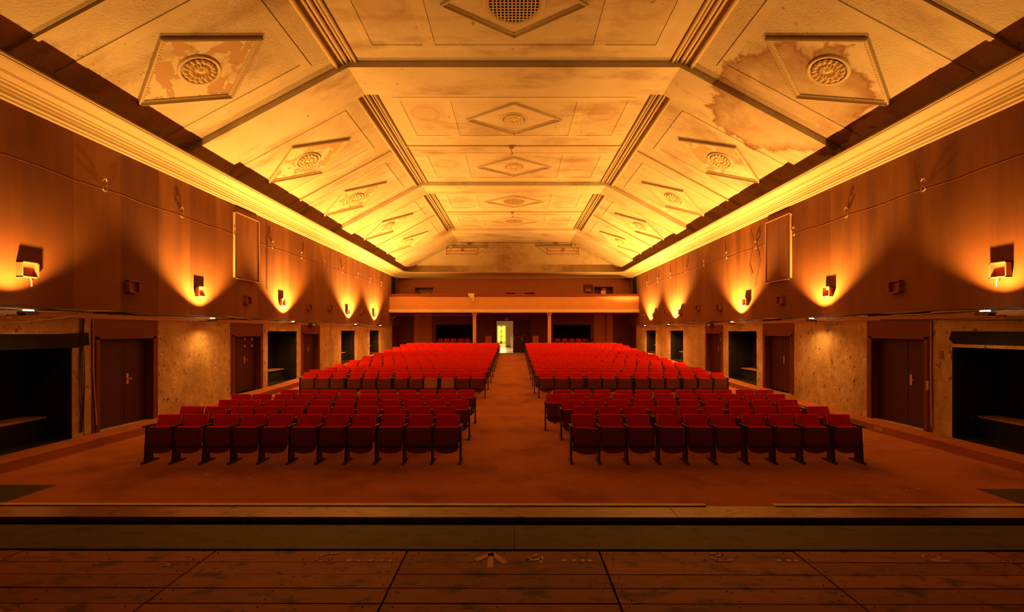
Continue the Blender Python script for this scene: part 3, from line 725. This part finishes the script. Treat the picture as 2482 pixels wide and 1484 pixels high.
mb = MB(); slab(mb, -6.4, 1.62, 3.655, 3.70, .0, .02); slab(mb, 2.2, 6.4, 3.655, 3.70, .0, .02); mb.build('nosing', M['nose'], st)
nl = MB()
for x0, x1 in zip(xs_, xs_[1:]):
    y = 2.935
    for k in range(5):
        for xx in (x0 + .06, x0 + .66, x1 - .07):
            for q in (.03, .11):
                if random.random() < .8: nl.cyl((xx + random.uniform(-.03, .03), y - q - 3 + skew(xx), -.002), .004, .0042, 'z', None, 6)
        y -= .142
nl.build('nail_heads', M['hole'], st)['kind'] = 'stuff'
def px(x, y): # stage-plane point of a chalk mark seen at a given place of the floor
    Y = 1.49 * FPX / (y - 803); return ((x - 1246) / FPX * Y, Y - 3.0)
def stroke(mb, P, wd):
    P = [Vector(px(*p)) for p in P]
    for a, b in zip(P, P[1:]):
        d = (b - a).normalized(); n_ = Vector((-d.y, d.x)) * wd / 2; a2 = a - d * wd * .2; b2 = b + d * wd * .2
        mb.raw([(*(a2 + n_), .0016), (*(b2 + n_), .0016), (*(b2 - n_), .0016), (*(a2 - n_), .0016)], [(0, 1, 2, 3)])
marks = [('chalk_number', [[(822, 1342), (798, 1343), (784, 1346), (770, 1352), (766, 1358)], [(800, 1349), (804, 1351), (797, 1358), (786, 1361), (772, 1361)]], .016),
         ('chalk_number', [[(1302, 1345), (1290, 1351), (1277, 1358), (1312, 1357)], [(1316, 1350), (1309, 1364)]], .022),
         ('chalk_arrow', [[(1155, 1358), (1192, 1342), (1224, 1364)], [(1190, 1343), (1188, 1375)]], .04),
         ('chalk_number', [[(1722, 1342), (1740, 1343), (1752, 1346), (1738, 1348)], [(1724, 1352), (1738, 1358), (1756, 1361), (1770, 1360), (1772, 1357)]], .018),
         ('chalk_number', [[(2237, 1350), (2240, 1344), (2252, 1344), (2270, 1348), (2279, 1353), (2270, 1357), (2250, 1359), (2262, 1361), (2300, 1360)]], .014),
         ('chalk_number', [[(392, 1373), (400, 1370), (410, 1368)], [(396, 1372), (412, 1371)]], .012)]
for nm, SS, wd in marks:
    mb = MB()
    for P_ in SS: stroke(mb, P_, wd)
    mb.build(nm, M['chalk'], st)
for xs2 in ([845, 870, 898, 925, 946], [1368, 1391, 1412, 1430], [1888, 1911, 1929]):
    for x in xs2:
        mb = MB(); stroke(mb, [(x - 2, 1361), (x + 3, 1358)], .026); mb.build('chalk_dot', M['chalk'], st)

# ------------------------------------------------------------------ wall fittings
GAP = 2.22
for s, nm in ((-1, 'left'), (1, 'right')):
    lampn = 0
    for i in range(11):
        y = 8.06 + i * GAP; z = EYE + (1.14 if i % 2 == 0 else 1.05)
        t = thing('sconce_box', 'empty square red brown lamp box on the %s wall, %s from the stage' % (nm, ORD[i]), 'lamp box', (s * W, y, z), 'empty lamp boxes along the walls')
        mb = MB(); e = .145; d = .11
        for a, b, c, g in ((-e, -e + .02, -e, e), (e - .02, e, -e, e), (-e, e, -e, -e + .02), (-e, e, e - .02, e)): mb.box(0, -s * d, a, b, c, g)
        mb.build('box_rim', M['boxred'], t); MB().box(0, -s * .02, -e + .02, e - .02, -e + .02, e - .02).build('box_back', M['boxred'], t)
        if i in (0, 4): MB().tube([(-s * .1, .0, -e), (-s * .1, .02, -e - .05), (-s * .09, .03, -e - .16)], .008).build('loose_wire', M['palecable'], t)
    for i in range(10):
        y = 9.62 + i * GAP; z = EYE + 3.24
        pts = [(-s * .05, -.09, .07), (-s * .05, -.06, .13), (-s * .05, -.01, .14), (-s * .04, .02, .1), (-s * .03, .03, -.1), (-s * .04, 0, -.14), (-s * .06, -.06, -.15), (-s * .06, -.1, -.11), (-s * .05, -.08, -.07)]
        o = MB().tube(pts, .013).tube([(0, .03, 0), (-s * .04, .03, 0)], .012).build('scroll_hook', M['metal']); o.location = (s * W, y, z)
        tag(o, 'small brass scroll hook high on the %s wall, %s from the stage' % (nm, ORD[i]), 'hook', 'brass scroll hooks on the walls')
    pts = []
    for i in range(52): pts.append((s * (W - .002), 4 + i * .55, EYE + 3.14 + .02 * math.sin(i * 1.9)))
    o = MB().tube(pts, .0035, None, 4).build('cord', M['rust']); tag(o, 'thin cord strung through the hooks high on the %s wall' % nm, 'cord')
    # framed board hung high
    a, b = (14.03, 15.39) if s < 0 else (14.18, 15.6)
    t = thing('wall_board', 'tall blank fabric board in a thin frame high on the %s wall' % nm, 'board', (s * W, (a + b) / 2, EYE + 2.8), 'blank fabric boards')
    h = (b - a) / 2
    MB().box(-s * .005, -s * .05, -h + .02, h - .02, -1.06, 1.06).build('board_face', M['paper'], t)
    fr = MB()
    for p in ((-h, -h + .025, -1.09, 1.09), (h - .025, h, -1.09, 1.09), (-h, h, -1.09, -1.065), (-h, h, 1.065, 1.09)): fr.box(0, -s * .065, *p)
    fr.build('board_frame', M['trimwood'], t)
    # electric cables lying on the rail
    for k, (mt, amp, r) in enumerate((('cable', .03, .011), ('palecable', .045, .009), ('cable', .02, .014))):
        pts = [(s * (W - .045 - .01 * k), 4 + j * .4, 2.79 + amp * math.sin(j * (.61 + .3 * k) + k) * math.sin(j * .23 + s) + .015 * k) for j in range(70)]
        o = MB().tube(pts, r, None, 5).build('cable', M[mt])
        tag(o, ['black cable draped lowest along the %s rail', 'pale cable looping along the %s rail', 'thick black cable along the %s rail top'][k] % nm, 'cable')
    # floodlights
    for i, y in enumerate(LAMP_Y[s]):
        t = thing('floodlight', 'small halogen floodlight pointing up from the %s rail, %s from the stage' % (nm, ORD[i]), 'floodlight', (s * LAMP_X, y, 2.72), 'halogen floodlights on the rails')
        tr = MB().prism([(-.1, -.045), (-.13, .0), (-.1, .03), (.1, .03), (.13, .0), (.1, -.045)], -.07, .07, 'x').build('lamp_tray', M['steel'], t)
        MB().prism([(-.05, -.03), (.09, -.04), (.09, -.015), (-.05, -.005)], -.2, .06, 'y') if False else None
        MB().tube([(0, -.085, .045), (0, .085, .045)], .011, None, 8).build('halogen_tube', M['tube'], tr)
        MB().box(s * .05, s * .39, -.02, .02, -.05, -.035).build('bracket', M['steel'], tr)
# door stays, conduits beside the first doors, left pier cables
for k, y in enumerate((9.06, 9.09, 9.12, 9.15)):
    pts = [(-(W - .02), y + .012 * math.sin(j * .9 + k), 2.66 - j * .24) for j in range(11)]
    o = MB().tube(pts, .008, None, 5).build('cable', M['cable']); tag(o, 'dark cable running down the left pier beside the black recess', 'cable', 'cables down the left pier')
o = MB().tube([(-(W - .03), 9.33, 2.66), (-(W - .03), 9.34, 1.5), (-(W - .04), 9.4, .35)], .012).build('conduit', M['trimwood']); tag(o, 'thin pale conduit leaning beside the nearest left door', 'conduit')
o = MB().tube([((W - .03), 9.42, 2.66), ((W - .03), 9.43, 1.5), ((W - .03), 9.41, .3)], .014).build('conduit', M['trimwood']); tag(o, 'thin pale conduit beside the nearest right door', 'conduit')
o = MB().box(W - .05, W, 9.46, 9.52, 1.1, 1.3).build('switch_box', M['trimwood'], None, .005); tag(o, 'small pale switch box on the frame of the nearest right door', 'switch')
o = MB().box(W - .02, W, 9.18, 9.26, 1.8, 1.97).build('junction_box', M['boxred'], None, .004); tag(o, 'small brown junction box on the right pier beside the black recess', 'switch')
pts = [(-(W - .05), 5.5 + j * .3, 2.40 + .33 * (j / 12) ** 2) for j in range(13)]
o = MB().tube(pts, .009, None, 5).build('cable', M['palecable']); tag(o, 'pale cable drooping across the left wall above the black recess', 'cable')
pts = [(W - .05, 5.5 + j * .4, 2.52 + .16 * (j / 13)) for j in range(14)]
o = MB().tube(pts, .009, None, 5).build('cable', M['cable']); tag(o, 'black cable drooping across the right wall above the black recess', 'cable')
# hanging wires on the right wall
for k, (y, z1, z2) in enumerate(((16.2, 6.1, 4.05), (16.6, 6.2, 4.5))):
    pts = [(W - .02, y + .12 * math.sin(j * .8 + k * 2), z1 + (z2 - z1) * j / 10) for j in range(11)]
    o = MB().tube(pts, .006, None, 4).build('cable', M['cable']); tag(o, ['longer', 'shorter'][k] + ' black wire dangling on the right wall beside the board', 'cable')
o = MB().tube([(-(W - .015), 15.95, 6.3), (-(W - .015), 15.95, 3.9), (-(W - .015), 16.15, 3.75)], .007, None, 4).build('cable', M['cable']); tag(o, 'dark wire running down the left wall beside the board', 'cable')
for s, y, nm in ((-1, 19.4, 'left'), (1, 19.95, 'right')):
    t = thing('exit_sign', 'dark green exit lamp on the rail above the third %s door' % nm, 'sign', (s * (W - .1), y, 2.66), 'dim exit lamps on the rails')
    MB().box(-.06, .06, -.26, .26, -.06, .1).build('housing', M['steel'], t, .01); MB().box(-s * .065, -s * .06, -.2, .1, -.04, .07).build('sign_face', M['green'], t)
    MB().box(-s * .068, -s * .065, -.16, -.08, -.02, .05).build('pictogram', M['beige'], t); MB().box(-s * .068, -s * .065, -.03, .06, -.02, .05).build('pictogram', M['beige'], t)
# socket in the right step riser
o = MB().box(XS - .012, XS, 10.0, 10.26, .06, .13).build('step_socket', M['metal'], None, .004); tag(o, 'small brass socket plate in the right step riser', 'socket')
# shafts of dust and scraps on the carpet
for k, (x, y) in enumerate(((-5.1, 7.2), (-4.3, 7.05), (-4.6, 6.75), (5.9, 6.5), (6.1, 6.55), (-6.6, 7.6), (-7.3, 9.9), (2.0, 6.9))):
    o = MB().prism([(-.02, -.008), (.015, -.012), (.025, .006), (-.01, .012)], 0, .004, 'z').build('paper_scrap', M['paperwhite'])
    o.location = (x, y, .001); o.rotation_euler.z = k * 1.3; tag(o, 'tiny pale paper scrap on the dark carpet before the front seats', 'litter', 'paper scraps on the carpet')

# ------------------------------------------------------------------ seats
SW = .435
def rounded_box(w_, d_, h_, r=.02): return MB().box(-w_ / 2, w_ / 2, 0, d_, 0, h_).build('tmp', None, None, r, True, 3)
def take(o, rotx=0, loc=(0, 0, 0)):
    me = o.data; me.transform(Matrix.Translation(loc) @ Matrix.Rotation(rotx, 4, 'X')); bpy.data.objects.remove(o); return me
def setm(me, m):
    me.materials.clear(); me.materials.append(m)
    for p in me.polygons: p.material_index = 0
    return me
lean = -math.radians(17)
SM = {}
SM['backrest'] = setm(take(rounded_box(SW - .005, .055, .40), lean, (0, .20, .462)), M['velvet'])
SM['back_panel'] = setm(take(rounded_box(SW + .012, .018, .50, .004), lean, (0, .235, .35)), M['ply'])
SM['seat_cushion'] = setm(take(rounded_box(SW, .055, .35, .018), -.03, (0, .105, .31)), M['velvet'])
out = [(-SW / 2, .645), (SW / 2, .645), (SW / 2, .27)] + [(SW / 2 * math.cos(a), .27 - .09 * math.sin(a)) for a in [k * PI / 10 for k in range(1, 10)]] + [(-SW / 2, .27)]
SM['seat_panel'] = setm(take(MB().prism(out, .075, .097, 'y').build('tmp')), M['ply'])
SM['crossbar'] = setm(take(MB().box(-.238, .238, .04, .07, .29, .325).build('tmp')), M['blackwood'])
pp = [(.06, .02), (.245, .02), (.245, .30), (.235, .42), (.30, .62), (.28, .655), (.10, .655), (.085, .40), (.075, .3)]
SM['side_panel'] = setm(take(MB().prism(pp, -.014, .014, 'x').build('tmp')), M['blackwood'])
SM['foot'] = setm(take(MB().prism([(0, 0), (.38, 0), (.38, .018), (.26, .045), (.04, .045), (0, .03)], -.02, .02, 'x').build('tmp')), M['blackwood'])
SM['armrest'] = setm(take(MB().prism([(.03, .655), (.28, .655), (.30, .665), (.29, .682), (.05, .682), (.03, .675)], -.028, .028, 'x').build('tmp', None, None, .006)), M['blackwood'])
def make_seat(name, x, y, z, label, group, end=False, ply=None, tilt=0, rz=0, pitch=.52, offl=None):
    t = thing(name, label, 'theatre seat', (x, y, z), group, (0, 0, rz))
    child('backrest', SM['backrest'], t); child('back_panel', SM['back_panel'], t)
    sc = child('seat_cushion', SM['seat_cushion'], t); sp = child('seat_panel', SM['seat_panel'], t)
    if ply:
        sp.material_slots[0].link = 'OBJECT'; sp.material_slots[0].material = M[ply]
    if tilt:
        for q in (sc, sp): q.rotation_euler.y = tilt; q.location = (0, 0, -.02)
    child('crossbar', SM['crossbar'], t, location=(0, 0, 0))
    e = .255
    for sx in ([-1, 1] if end else [-1]):
        q = child('side_panel', SM['side_panel'], t, location=(sx * e, 0, 0)); child('foot', SM['foot'], q); child('armrest', SM['armrest'], q)
    return t
# rows: (y of the feet, block side, inner cushion edge, outer cushion edge, count)
FRONT = {-1: [(7.745, 1.00, 6.63, 11), (8.61, 1.21, 6.88, 11), (9.47, 1.02, 6.67, 11), (10.35, 1.27, 6.95, 11), (11.15, 1.04, 6.17, 10)],
         1: [(7.745, 1.05, 6.23, 10), (8.61, 1.22, 6.46, 10), (9.47, 1.06, 6.39, 10), (10.37, .776, 6.68, 11), (11.15, 1.065, 6.86, 11)]}
REAR = {-1: [], 1: []}
for k in range(19):
    y = 14.6 + .85 * k
    if k % 2 == 0: REAR[-1].append((y, 1.0, 7.26 if k < 4 else 7.06, 12)); REAR[1].append((y, .86 if k == 0 else 1.03, 7.25 if k < 6 else 7.12, 12))
    else: REAR[-1].append((y, 1.25, 7.48 if k < 3 else 7.3, 12)); REAR[1].append((y, .75, 7.0, 12))
def xs_row(a, b, n):
    a += SW / 2; b -= SW / 2; p = (b - a) / (n - 1); out_ = []
    g = .022 if p > .525 else .010
    for i in range(n): out_.append(a + i * p + (g * ((i % 3) - 1) * -1))
    return out_
cnt = 0
for blk, rows, bn in (('front', FRONT, 5), ('rear', REAR, 8)):
    for s, nm in ((-1, 'left'), (1, 'right')):
        for r, (y, a, b, n) in enumerate(rows[s][:bn]):
            X = xs_row(a, b, n)
            for i, x in enumerate(X):
                ply = None; tilt = 0; extra = 'red folding theatre seat'
                if blk == 'rear' and r == 0 and s < 0 and i in (2, 3): ply = 'ply_light'; extra = 'red seat with pale plywood underside'
                if blk == 'front' and r == 0 and s > 0 and i == 0: tilt = .075; extra = 'red chair with crooked folded seat'
                lab = '%s, %s from the aisle, %s row of %s %s block' % (extra, ORD[i], ORD[r], blk, nm)
                # side panels sit at the local left; the right-most of each unit closes with a second one
                last = (i == n - 1) if s > 0 else (i == 0)
                unit = (i % 3 == 2) if s > 0 else (i % 3 == 0 and i > 0)
                make_seat('theatre_seat', s * x, y + random.uniform(-.008, .008), FZ(y + .25), lab, 'red seats of the %s blocks' % blk, last or (unit and blk == 'rear'), ply, tilt, random.uniform(-.006, .006)); cnt += 1
# far rows: one object
tmpl = []
for nm_, offs in (('backrest', [0]), ('back_panel', [0]), ('seat_cushion', [0]), ('seat_panel', [0]), ('crossbar', [0]), ('side_panel', [-.255]), ('armrest', [-.255]), ('foot', [-.255])):
    tmpl.append((SM[nm_], offs[0]))
mb = MB()
for s in (-1, 1):
    for (y, a, b, n) in REAR[s][8:]:
        for i, x in enumerate(xs_row(a, b, n)):
            items = list(tmpl)
            if (s > 0 and i == n - 1) or (s < 0 and i == 0): items += [(SM['side_panel'], .255), (SM['foot'], .255), (SM['armrest'], .255)]
            z = FZ(y + .25)
            for me, ox in items: mb.raw([(v.co.x + ox + s * x, v.co.y + y, v.co.z + z) for v in me.vertices], [tuple(p.vertices) for p in me.polygons], me.materials[0])
o = mb.build('far_theatre_seats', None, None, 0, False); tag(o, 'packed farthest rows of red theatre seats before the balcony', 'theatre seats', kind='stuff')
# seats stored in the two dark rear recesses
RN = [(-6.0, 34.75, 0), (-5.45, 34.8, 0), (-4.92, 34.75, 0), (-4.33, 34.95, 1), (-3.8, 34.95, 1)]
for i, (x, y, dk) in enumerate(RN):
    t = make_seat('theatre_seat', x, y, .95, 'dim red theatre seat stored in the dark left rear recess, %s from its left end' % ORD[i], 'seats stored in the rear recesses', True)
for i, (x, y, dk) in enumerate([(3.5, 34.75, 0), (4.1, 34.75, 0), (4.66, 34.75, 0), (5.22, 34.75, 0), (5.8, 35.1, 0)]):
    t = make_seat('theatre_seat', x, y, .95, 'dim red theatre seat stored in the dark right rear recess, %s from its left end' % ORD[i], 'seats stored in the rear recesses', True)
print('individual seats', cnt, 'objects', len(bpy.data.objects))
